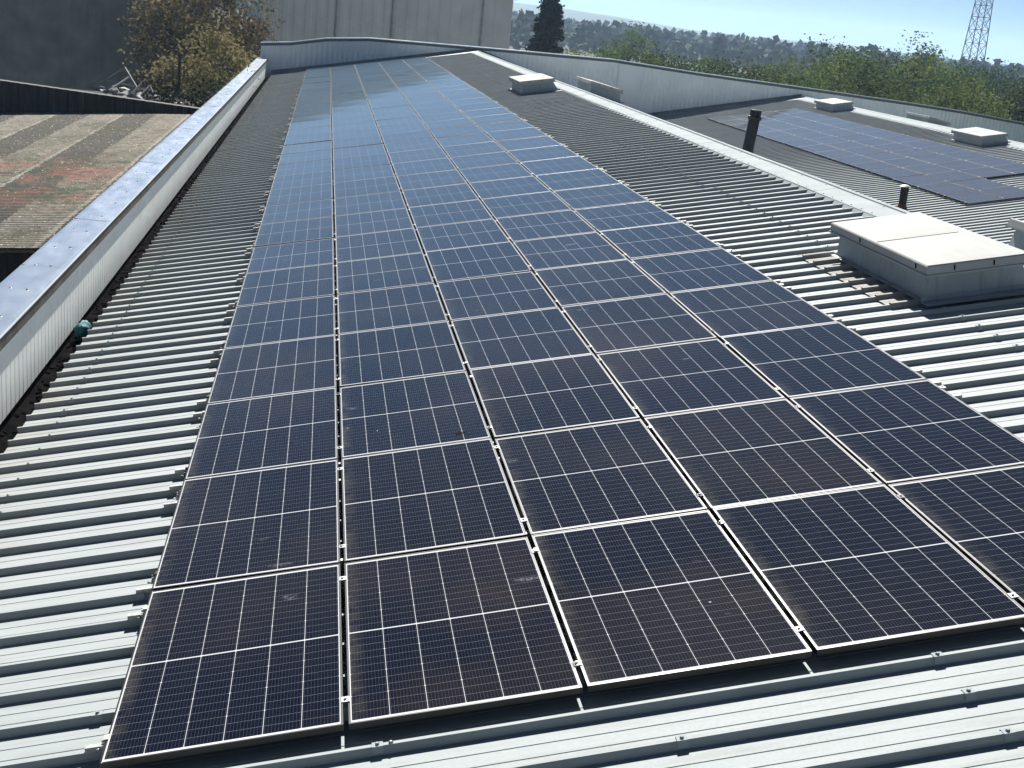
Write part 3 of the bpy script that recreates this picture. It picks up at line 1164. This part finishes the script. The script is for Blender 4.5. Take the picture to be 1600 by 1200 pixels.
# dark upstand at the foot of the wall on both slopes
up = MB()
for xa_, xb_, zf in ((XV + .2, 26.7, lambda x: bay2(x, 0, 0).z), (-1.7, 8.4, lambda x: TS * x + ZR / cos(S)), (8.6, XV - .2, lambda x: fall1(x, 0).z)):
    up.quad((xa_, wy(xa_) - 57.5 - .9, zf(xa_) + .005), (xb_, wy(xb_) - 57.5 - .9, zf(xb_) + .005), (xb_, wy(xb_) - 57.5 - .05, zf(xb_) + .03), (xa_, wy(xa_) - 57.5 - .05, zf(xa_) + .03))
    up.quad((xa_, wy(xa_) - 57.5 - .05, zf(xa_) + .03), (xb_, wy(xb_) - 57.5 - .05, zf(xb_) + .03), (xb_, wy(xb_) - 57.5 - .045, zf(xb_) + .16), (xa_, wy(xa_) - 57.5 - .045, zf(xa_) + .16))
up.build('base_flashing', plain('base_flash', (0.16, 0.185, 0.20), 0.5, 0.0, 0.15, 2.0), bw)


# ------------------------------------------------------------------ black flues
def flue(loc, h, r, lean, label, base=False, spikes=True):
    t = empty('flue_pipe', loc, (0, lean, 0))
    tag(t, label, 'flue')
    p = MB()
    p.lathe([(r * 1.02, -0.15), (r, 0.0), (r, h * 0.80)], 18)
    p.build('pipe', M_BLACK, t, smooth=False)
    c = MB()
    c.lathe([(r * 1.08, h * 0.78), (r * 1.20, h * 0.79), (r * 1.20, h * 0.85), (r * 1.0, h * 0.86)], 18)
    c.build('collar', M_BLACK, t)
    c = MB()
    c.lathe([(r * 0.95, h * 0.86), (r * 1.02, h * 0.87), (r * 1.02, h * 0.99), (r * 0.92, h)], 18)
    c.build('cowl', M_BLACK, t)
    if spikes:
        s_ = MB()
        for k in range(14):
            a = 2 * pi * k / 14
            s_.bar((r * 1.05 * cos(a), r * 1.05 * sin(a), h * 0.985), (r * 1.3 * cos(a), r * 1.3 * sin(a), h * 1.035), 0.008, 4)
        s_.build('bird_spike', M_CLAMP, t)
    else:
        s_ = MB()
        s_.lathe([(r * 1.0, h * 1.0), (r * 1.45, h * 1.02), (r * 0.9, h * 1.08), (r * 0.1, h * 1.10)], 18)
        s_.build('rain_cap', M_CLAMP, t)
    bs = MB()
    bs.lathe([(r * 1.9, -0.10), (r * 1.5, 0.02), (r * 1.12, 0.10), (r * 1.05, 0.16)], 18)
    bs.build('base_flashing', M_REDLEAD if base else M_GUT, t)
    return t


flue(Vector((17.95, 43.47, -0.98)), 1.80, 0.225, radians(3.5), 'tall thick black flue pipe with spiked cowl rising past the front ridge')
flue(Vector((18.2, 29.73, -0.93)), 0.68, 0.115, radians(-2.0), 'short thin black flue with pale cap and red base beyond the ridge', base=True, spikes=False)


# ------------------------------------------------------------------ left: old fibre cement roof and the derelict yard
KO = 0.07


def oldz(x):
    return -0.4 + KO * (x + 3)


shed = empty('old_shed', (-6.5, 20, -8))
tag(shed, 'old shed with weathered striped fibre cement roof and rusty end wall beside parapet', 'building')
m = MB()
prof = []
y = 13.1
PC = 0.16
while y < 34.2:
    for q in range(6):
        a = 2 * pi * q / 6
        prof.append((y + PC * q / 6, 0.044 * cos(a)))
    y += PC
rows = []
x = -16.0
while x <= -2.42:
    # sheet rows lap: each 0.935 m step sits slightly lower
    rows.append([(x + 6.5, py - 20 + 0.02 * x + (0.05 * noise.noise(Vector((x, py * .3, 2))) if py < 13.2 else 0), 8 + oldz(x) + pz + 0.010 * noise.noise(Vector((x * .7, py * .5, 4)))) for py, pz in prof])
    x += 0.467
m.grid(rows)
ro = m.build('roof_sheeting', M_ASB, shed, smooth=True)
ro.location = (-6.5 + 6.5, 0, 0)
ew = MB()
lo, hi = [], []
x = -16.0
while x < -2.35:
    for dx, dy in ((0, 0), (0.03, -.03), (0.09, -.03), (0.12, 0)):
        yy = 13.22 + 0.02 * x - 20
        lo.append((x + dx + 6.5, yy + dy, 0))
        hi.append((x + dx + 6.5, yy + dy, 8 + oldz(x) - 0.04))
    x += 0.2
ew.grid([lo, hi])
ew.build('end_wall', M_RUSTWALL, shed)
sw = MB()
sw.box((-16 + 6.5, 13.3 - 20 - .3, 0), (-2.5 + 6.5, 33.4 - 20, 7.0))
sw.build('shed_core', M_DARKIN, shed)

# dark corrugated wall with a raked top behind it
dw = MB()
lo, hi, bk = [], [], []
x = -18.0
while x < -2.4:
    zt = 0.18 - 0.072 * (x + 8.45)
    for dx, dy in ((0, 0), (0.05, -.04), (0.14, -.04), (0.19, 0)):
        yy = 33.75 + 0.28 * (x + 8.35) * 0.6
        lo.append((x + dx, yy + dy, -8))
        hi.append((x + dx, yy + dy, zt - 0.072 * dx))
    x += 0.27
dw.grid([lo, hi])
b = dw.v[:]
dwo = dw.build('dark_clad_wall', M_DARKWALL)
tag(dwo, 'dark stained corrugated wall with sloping top behind the old striped roof', 'wall')
cpd = MB()
for k in range(len(hi) - 1):
    if k % 4 == 3 or True:
        p, q = hi[k], hi[k + 1]
        cpd.quad((p[0], p[1] - .05, p[2]), (q[0], q[1] - .05, q[2]), (q[0], q[1] + .12, q[2] + .02), (p[0], p[1] + .12, p[2] + .02))
cpd.build('verge_trim', plain('verge_metal', (0.055, 0.055, 0.052), 0.8, 0.0, 0.3, 2.0, 0.2), dwo)

# collapsed roof frame beyond it
cf = empty('collapsed_roof_frame', (-6, 42, -2))
tag(cf, 'collapsed steel roof frame with pale broken sheets behind the dark wall', 'ruin')
Tm = [((-7.45, 42, -0.62), (-6.30, 42.5, 0.16)), ((-6.75, 41.5, -0.70), (-6.10, 42.2, -0.16)), ((-5.85, 41.5, -0.62), (-5.48, 42, -0.16)),
      ((-5.62, 41.2, -0.80), (-5.28, 41.6, -0.36)), ((-5.28, 41.2, -0.88), (-5.02, 41.5, -0.52)), ((-5.28, 41.6, -0.36), (-5.02, 41.2, -0.80)),
      ((-6.30, 42.5, 0.16), (-5.75, 42.0, -0.55)), ((-7.4, 42, -0.62), (-4.9, 41.6, -0.95)), ((-6.9, 42.2, -0.30), (-5.1, 42.2, -0.58))]
first = None
for a, b_ in Tm:
    mm = MB()
    mm.bar(Vector(a) - Vector((-6, 42, -2.12)), Vector(b_) - Vector((-6, 42, -2.12)), 0.042, 5)
    mm.build('truss_member', M_STEEL, cf)
rr = random.Random(12)
for k in range(44):
    x = rr.uniform(-7.3, -4.2)
    z = -0.66 + 0.12 * (-(x + 4.8)) - rr.uniform(0, .16)
    s_ = rr.uniform(0.10, 0.26)
    mm = MB()
    Mx = Matrix.Translation((x + 6, rr.uniform(-0.9, 0.9), z + 2)) @ Matrix.Rotation(rr.uniform(-.7, .7), 4, 'X') @ Matrix.Rotation(rr.uniform(-.5, .5), 4, 'Y') @ Matrix.Rotation(rr.uniform(0, 3), 4, 'Z')
    mm.box((-s_, -s_ * .6, -0.006), (s_, s_ * .6, 0.006), Mx)
    mm.build('broken_sheet', M_PALESHEET, cf)
pl = MB()
pl.box((-4.2, 36.5 - 42, -6), (3.2, 47 - 42, 0.95))
pl.build('sagging_deck', M_DARKIN, cf)

pole = MB()
pole.bar((-4.18, 40.0, -8), (-4.08, 40.0, 1.1), 0.055, 8, 0.045)
pole.bar((-4.50, 40.0, -1.2), (-4.12, 40.0, 0.1), 0.03, 6)
tag(pole.build('timber_pole', M_WOOD), 'thin timber pole with a slanting brace behind the dark raked wall', 'pole')


def clad_building(name, label, x0, x1, y0, y1, z1, mat, roofmat, pitch=0.5, zr=1.2):
    t = empty(name, ((x0 + x1) / 2, (y0 + y1) / 2, -8))
    tag(t, label, 'building')
    ox, oy = (x0 + x1) / 2, (y0 + y1) / 2
    mm = MB()
    lo, hi = [], []
    x = x0
    while x < x1 - pitch:
        for dx, dy in ((0, 0), (pitch * .2, -.05), (pitch * .55, -.05), (pitch * .75, 0)):
            lo.append((x + dx - ox, y0 + dy - oy, 0))
            hi.append((x + dx - ox, y0 + dy - oy, z1 + 8))
        x += pitch
    mm.grid([lo, hi])
    mm.build('cladding', mat, t)
    mm = MB()
    mm.box((x0 - ox, y0 + .05 - oy, 0), (x1 - ox, y1 - oy, z1 + 7.9))
    mm.build('wall', mat, t)
    mm = MB()
    a, b_ = x0 - ox - .3, x1 - ox + .3
    ya, yb, ym = y0 - oy - .4, y1 - oy + .4, 0
    zt = z1 + 8
    mm.grid([[(a, ya, zt), (b_, ya, zt)], [(a, ym, zt + zr), (b_, ym, zt + zr)], [(a, yb, zt), (b_, yb, zt)]])
    mm.quad((a + .3, ya + .4, zt - .1), (a + .3, ym, zt + zr), (a + .3, yb - .4, zt - .1))
    mm.quad((b_ - .3, ya + .4, zt - .1), (b_ - .3, ym, zt + zr), (b_ - .3, yb - .4, zt - .1))
    mm.build('roof', roofmat, t)
    for xx in (x0 + 5.5, (x0 + x1) / 2 + .4, x1 - 2.2):
        mm = MB()
        mm.bar((xx - ox, y0 - oy - .12, 0), (xx - ox, y0 - oy - .12, z1 + 7.7), 0.07, 8)
        for zz in (2, 5, 8, 10):
            mm.box((xx - ox - .12, y0 - oy - .14, zz), (xx - ox + .12, y0 - oy - .05, zz + .06))
        mm.build('downpipe', M_STEEL, t)
    mm = MB()
    mm.box((x0 - ox - .2, y0 - oy - .26, z1 + 7.7), (x1 - ox + .2, y0 - oy - .06, z1 + 7.86))
    mm.build('eaves_gutter', M_STEEL, t)
    mm = MB()
    mm.box((x0 - ox, y0 - oy - .075, z1 + 5.0), (x1 - ox, y0 - oy - .052, z1 + 5.12))
    mm.build('lap_flashing', mat, t)
    return t


clad_building('dark_shed', 'big dark clad shed filling the upper left behind the ruined yard', -46, -6.6, 78, 104, 3.6, M_SHED, M_SHED, 0.9)
clad_building('grey_unit', 'grey clad industrial unit beyond the back wall, above the long array', -4.0, 14.2, 88, 120, 4.8, M_GREYWALL, M_GREYROOF, 0.8)


# ------------------------------------------------------------------ trees
def tree_proto(name, mat, h, crown_r, crown_lo, n_clump, n_leaf, leaf, seed, bare=0.0, shape='round'):
    rr = random.Random(seed)
    t = empty(name)
    tk = MB()
    tips = []

    def limb(a, d, ln, r, lev):
        p = Vector(a)
        dd = Vector(d)
        seg = 3
        for k in range(seg):
            dd = (dd + Vector((rr.uniform(-.22, .22), rr.uniform(-.22, .22), rr.uniform(-.02, .14)))).normalized()
            q = p + dd * (ln / seg)
            tk.bar(p, q, r * (1 - k / seg * 0.45), 6 if lev < 2 else 4, r * (1 - (k + 1) / seg * 0.45))
            p = q
            if lev >= 1:
                tips.append(p.copy())
        if lev < 2:
            for k in range(4 if lev == 0 else 3):
                az = rr.uniform(0, 2 * pi)
                e = rr.uniform(0.35, 1.0)
                limb(p if k < 2 else a + (p - a) * rr.uniform(.45, .9), Vector((cos(az) * cos(e), sin(az) * cos(e), sin(e))), ln * rr.uniform(.5, .8), r * .5, lev + 1)

    cr = MB()
    if shape == 'cone':
        tk.bar((0, 0, 0), (0, 0, h * .97), 0.20, 7, 0.02)
        for k in range(n_clump):
            z = h * (0.10 + 0.88 * (k / n_clump) ** 0.9)
            R_ = crown_r * (1 - z / h) ** 0.75 + 0.12
            az = rr.uniform(0, 2 * pi)
            for q in range(n_leaf):
                f = rr.random() ** 0.6
                c = Vector((cos(az) * R_ * f, sin(az) * R_ * f, z - 0.30 * R_ * f + rr.uniform(-.12, .12)))
                c += Vector((rr.gauss(0, .12), rr.gauss(0, .12), 0))
                leafq(cr, c, leaf * rr.uniform(.6, 1.3), rr)
    else:
        limb(Vector((0, 0, 0)), Vector((rr.uniform(-.1, .1), rr.uniform(-.1, .1), 1)), h * .42, 0.20 * h / 10, 0)
        cz = h * (crown_lo + 1) / 2
        rz = h * (1 - crown_lo) / 2
        cen = []
        for k in range(n_clump):
            if tips and rr.random() < 0.45:
                c = rr.choice(tips) + Vector((rr.gauss(0, .3), rr.gauss(0, .3), rr.gauss(0, .3)))
            else:
                while True:
                    d = Vector((rr.uniform(-1, 1), rr.uniform(-1, 1), rr.uniform(-1, 1)))
                    if 0.25 < d.length < 1 and noise.noise(d * 2.1 + Vector((seed * 3.3, 0, 0))) > -0.18:
                        break
                wob = 1 + 0.35 * noise.noise(d.normalized() * 1.6 + Vector((seed, 5, 0)))
                c = Vector((d.x * crown_r * wob, d.y * crown_r * wob, cz + d.z * rz * wob))
            cen.append(c)
        for c in cen:
            s_ = rr.uniform(.35, .85) * crown_r * 0.30
            for q in range(n_leaf):
                g_ = lambda: max(-1.7, min(1.7, rr.gauss(0, 1)))
                p = c + Vector((g_() * s_, g_() * s_, g_() * s_ * .7))
                leafq(cr, p, leaf * rr.uniform(.6, 1.35), rr)
    tk.build('trunk', M_BARK, t)
    cr.build('crown', mat, t)
    return t


def leafq(m, c, s_, rr):
    u = Vector((rr.gauss(0, 1), rr.gauss(0, 1), rr.gauss(0, .7)))
    if u.length < 1e-3:
        return
    u.normalize()
    w = u.cross(Vector((rr.gauss(0, 1), rr.gauss(0, 1), rr.gauss(0, 1))))
    if w.length < 1e-3:
        return
    w.normalize()
    a, b = u * s_, w * s_ * .62
    m.quad(c - a, c + b, c + a, c - b)


rr = random.Random(44)
P1 = tree_proto('broadleaf_tree', M_LEAF, 11.5, 4.0, 0.12, 230, 95, 0.13, 1)
P2_ = tree_proto('broadleaf_tree', M_LEAF, 10.8, 3.6, 0.10, 210, 95, 0.125, 2)
P3 = tree_proto('broadleaf_tree', mat_leaf('leaf_deep', (0.019, 0.042, 0.015), (0.062, 0.090, 0.026), 0.28), 11.8, 4.3, 0.15, 180, 90, 0.13, 3)
P4 = tree_proto('broadleaf_tree', mat_leaf('leaf_fresh', (0.050, 0.088, 0.018), (0.135, 0.165, 0.036), 0.32), 10.0, 3.4, 0.08, 220, 90, 0.12, 4)
protos = [P1, P2_, P3, P4]
usedp = [False] * 4
kinds = ['dense spring green', 'loose yellow green', 'thin dark limbed', 'low bushy green']
# (pixel column of the crown's middle in the photo, distance, size factor)
TR = [(905, 104, .93), (960, 96, .86), (1020, 92, .84), (1070, 99, .90), (1115, 88, .86), (1150, 104, .96), (1190, 92, .90),
      (1225, 108, .98), (1262, 90, .90), (1300, 98, .97), (1335, 106, 1.0), (1362, 88, .92), (1395, 97, 1.0), (1430, 110, 1.04),
      (1450, 90, .95), (1482, 100, 1.02), (1515, 88, .96), (1545, 112, .95), (1572, 92, .88), (1600, 100, .90), (1630, 90, .90), (1665, 104, .95),
      (1700, 95, .95), (1290, 82, .78), (1240, 80, .74), (1345, 80, .76), (1400, 82, .80), (1470, 82, .80), (1530, 80, .78), (1585, 78, .74), (1160, 78, .70),
      (1200, 120, 1.0), (1290, 125, 1.02), (1380, 128, 1.06), (1470, 126, 1.06), (1090, 118, .94), (1000, 122, .94)]
f_ = 1922.1350574


def az_of(px):
    """horizontal bearing of a photo column at the horizon"""
    best = None
    v = 600.0 - 608.0 + 0.1035 * (px - 513)
    dx, dy = (px - 800) / f_, (v - 600) / f_
    d = Vector((RC[0][0] * dx + RC[1][0] * dy + RC[2][0], RC[0][1] * dx + RC[1][1] * dy + RC[2][1], 0))
    return d


POSW = ['just behind the back wall', 'in the tree belt middle', 'in the tree belt rear']
order = sorted(range(len(TR)), key=lambda i: TR[i][0])
for rank, i in enumerate(order):
    px, dist, sf = TR[i]
    d = az_of(px)
    k = rr.randrange(4)
    if not usedp[k]:
        o = protos[k]
        usedp[k] = True
    else:
        o = copy_tree(protos[k])
    t_ = dist / d.y
    o.location = (CAM.x + d.x * t_, CAM.y + dist, -8.1)
    o.rotation_euler = (0, 0, rr.uniform(0, 2 * pi))
    q = sf * rr.uniform(.90, 1.05)
    o.scale = (q * 1.02, q * 1.02, q * 0.985)
    row = 0 if dist < 86 else (1 if dist < 106 else 2)
    cnt = 'number %d' % (rank + 1)
    lab = '%s tree %s, %s from the left' % (kinds[k], POSW[row], (ORD + ['thirty-third', 'thirty-fourth', 'thirty-fifth', 'thirty-sixth', 'thirty-seventh'])[rank])
    tag(o, lab, 'tree', 'trees beyond the back wall')

# small yellow green bush standing before the belt
b_ = tree_proto('young_tree', mat_leaf('leaf_yellow', (0.10, 0.115, 0.022), (0.17, 0.165, 0.035)), 6.9, 1.5, 0.25, 46, 34, 0.13, 9)
d = az_of(1478)
b_.location = (CAM.x + d.x * 76 / d.y, CAM.y + 76, -8)
tag(b_, 'small bright yellow green young tree just behind the back wall coping', 'tree')

# tall dark conifer behind the wall, over the end of the ridge
c_ = tree_proto('conifer_tree', M_LEAF_DK, 14.5, 2.9, 0.1, 300, 60, 0.15, 11, shape='cone')
c_.location = (18.2, 95, -8)
tag(c_, 'tall dark green conifer behind the back wall beside the grey unit', 'tree')

# olive trees at the upper left, beyond the ruined yard
o1 = tree_proto('olive_toned_tree', M_LEAF_OL, 12.3, 2.9, 0.12, 210, 90, 0.12, 15)
o1.location = (-8.0, 74, -8)
tag(o1, 'brownish olive tree in front of the dark shed, left of the parapet', 'tree', 'trees behind the ruined yard')
o2 = copy_tree(o1)
o2.location = (-5.0, 72, -8)
o2.rotation_euler = (0, 0, 2.0)
o2.scale = (.9, .9, 1.0)
tag(o2, 'dark olive green tree beside the far end of the parapet coping', 'tree', 'trees behind the ruined yard')
o3 = copy_tree(o1)
o3.location = (-4.9, 62, -8)
o3.rotation_euler = (0, 0, 4.1)
o3.scale = (.8, .8, .78)
tag(o3, 'lower olive green tree standing before the two taller olive trees', 'tree', 'trees behind the ruined yard')


def shrub(loc, r, seed, label):
    rr2 = random.Random(seed)
    t = empty('flowering_shrub', loc)
    tag(t, label, 'shrub', 'white flowering shrubs behind the dark wall')
    f = MB()
    for k in range(1500):
        d = Vector((rr2.gauss(0, .45), rr2.gauss(0, .45), abs(rr2.gauss(0, .5))))
        leafq(f, Vector((d.x * r, d.y * r, d.z * r * 1.1)), rr2.uniform(.04, .085), rr2)
    f.build('foliage', M_LEAF_IVY, t)
    f = MB()
    cs = [Vector((rr2.gauss(0, .4) * r, rr2.gauss(-.2, .3) * r, abs(rr2.gauss(0.3, .35)) * r)) for _ in range(6)]
    for k in range(90):
        c = rr2.choice(cs)
        leafq(f, c + Vector((rr2.gauss(0, .12), rr2.gauss(0, .1), rr2.gauss(0, .05))), rr2.uniform(.02, .045), rr2)
    f.build('blossom', M_BLOSSOM, t)
    f = MB()
    for k in range(5):
        f.bar((rr2.uniform(-.1, .1), 0, -3.5), (rr2.gauss(0, .4) * r, rr2.gauss(0, .3) * r, .6 * r), .03, 5, .01)
    f.build('stem', M_BARK, t)
    return t


shrub((-3.35, 38.5, -1.05), 0.85, 1, 'dark shrub with white blossom touching the parapet coping')
shrub((-4.55, 39.5, -1.15), 0.80, 2, 'dark blossoming shrub at the foot of the timber pole')
shrub((-2.75, 46.0, -1.1), 1.0, 3, 'dark flowering shrub farthest along the parapet')
shrub((-5.4, 45.5, -1.5), 1.0, 4, 'dark flowering shrub behind the collapsed roof frame')

# lattice pylon behind the trees at the right
py = empty('lattice_pylon', (121.2, 220, -8))
tag(py, 'thin steel lattice pylon rising behind the trees at the upper right', 'pylon')
lg = MB()


def leg_at(z):
    t = z / 34.0
    return 2.0 * (1 - t) + 0.7 * t


for sx_ in (-1, 1):
    for sy_ in (-1, 1):
        m_ = MB()
        m_.bar((sx_ * leg_at(0), sy_ * leg_at(0), 0), (sx_ * leg_at(34), sy_ * leg_at(34), 34), 0.11, 4, 0.07)
        m_.build('leg', M_PYLON, py)
br = MB()
z = 0.0
while z < 33:
    z2 = z + leg_at(z) * 1.7
    a, b2_ = leg_at(z), leg_at(min(z2, 34))
    z2 = min(z2, 34)
    for (p, q) in (((-1, -1), (1, -1)), ((1, -1), (1, 1)), ((1, 1), (-1, 1)), ((-1, 1), (-1, -1))):
        br.bar((p[0] * a, p[1] * a, z), (q[0] * b2_, q[1] * b2_, z2), 0.05, 4)
        br.bar((q[0] * a, q[1] * a, z), (p[0] * b2_, p[1] * b2_, z2), 0.05, 4)
        br.bar((p[0] * b2_, p[1] * b2_, z2), (q[0] * b2_, q[1] * b2_, z2), 0.05, 4)
    z = z2
br.build('bracing', M_PYLON, py)
ca = MB()
for z, w_ in ((24, 5.0), (28.5, 6.0), (33, 4.5)):
    for sx_ in (-1, 1):
        ca.bar((0, -.4, z + 1.0), (sx_ * w_, 0, z + .2), 0.06, 4)
        ca.bar((0, -.4, z), (sx_ * w_, 0, z + .2), 0.06, 4)
ca.build('cross_arm', M_PYLON, py)

# ------------------------------------------------------------------ the air: far things fade to blue
HAZE = True
if HAZE:
    hz = MB()
    hz.box((-2990, -590, -9.5), (2990, 3390, 70))
    q = NT('haze_air')
    q.t.nodes.remove(q.b)
    pv = q.n('ShaderNodeVolumePrincipled')
    pv.inputs['Color'].default_value = (0.50, 0.70, 0.95, 1)
    pv.inputs['Density'].default_value = 0.00028
    pv.inputs['Anisotropy'].default_value = 0.3
    q.t.links.new(pv.outputs[0], q.out.inputs['Volume'])
    tag(hz.build('haze', q.m), kind='stuff')
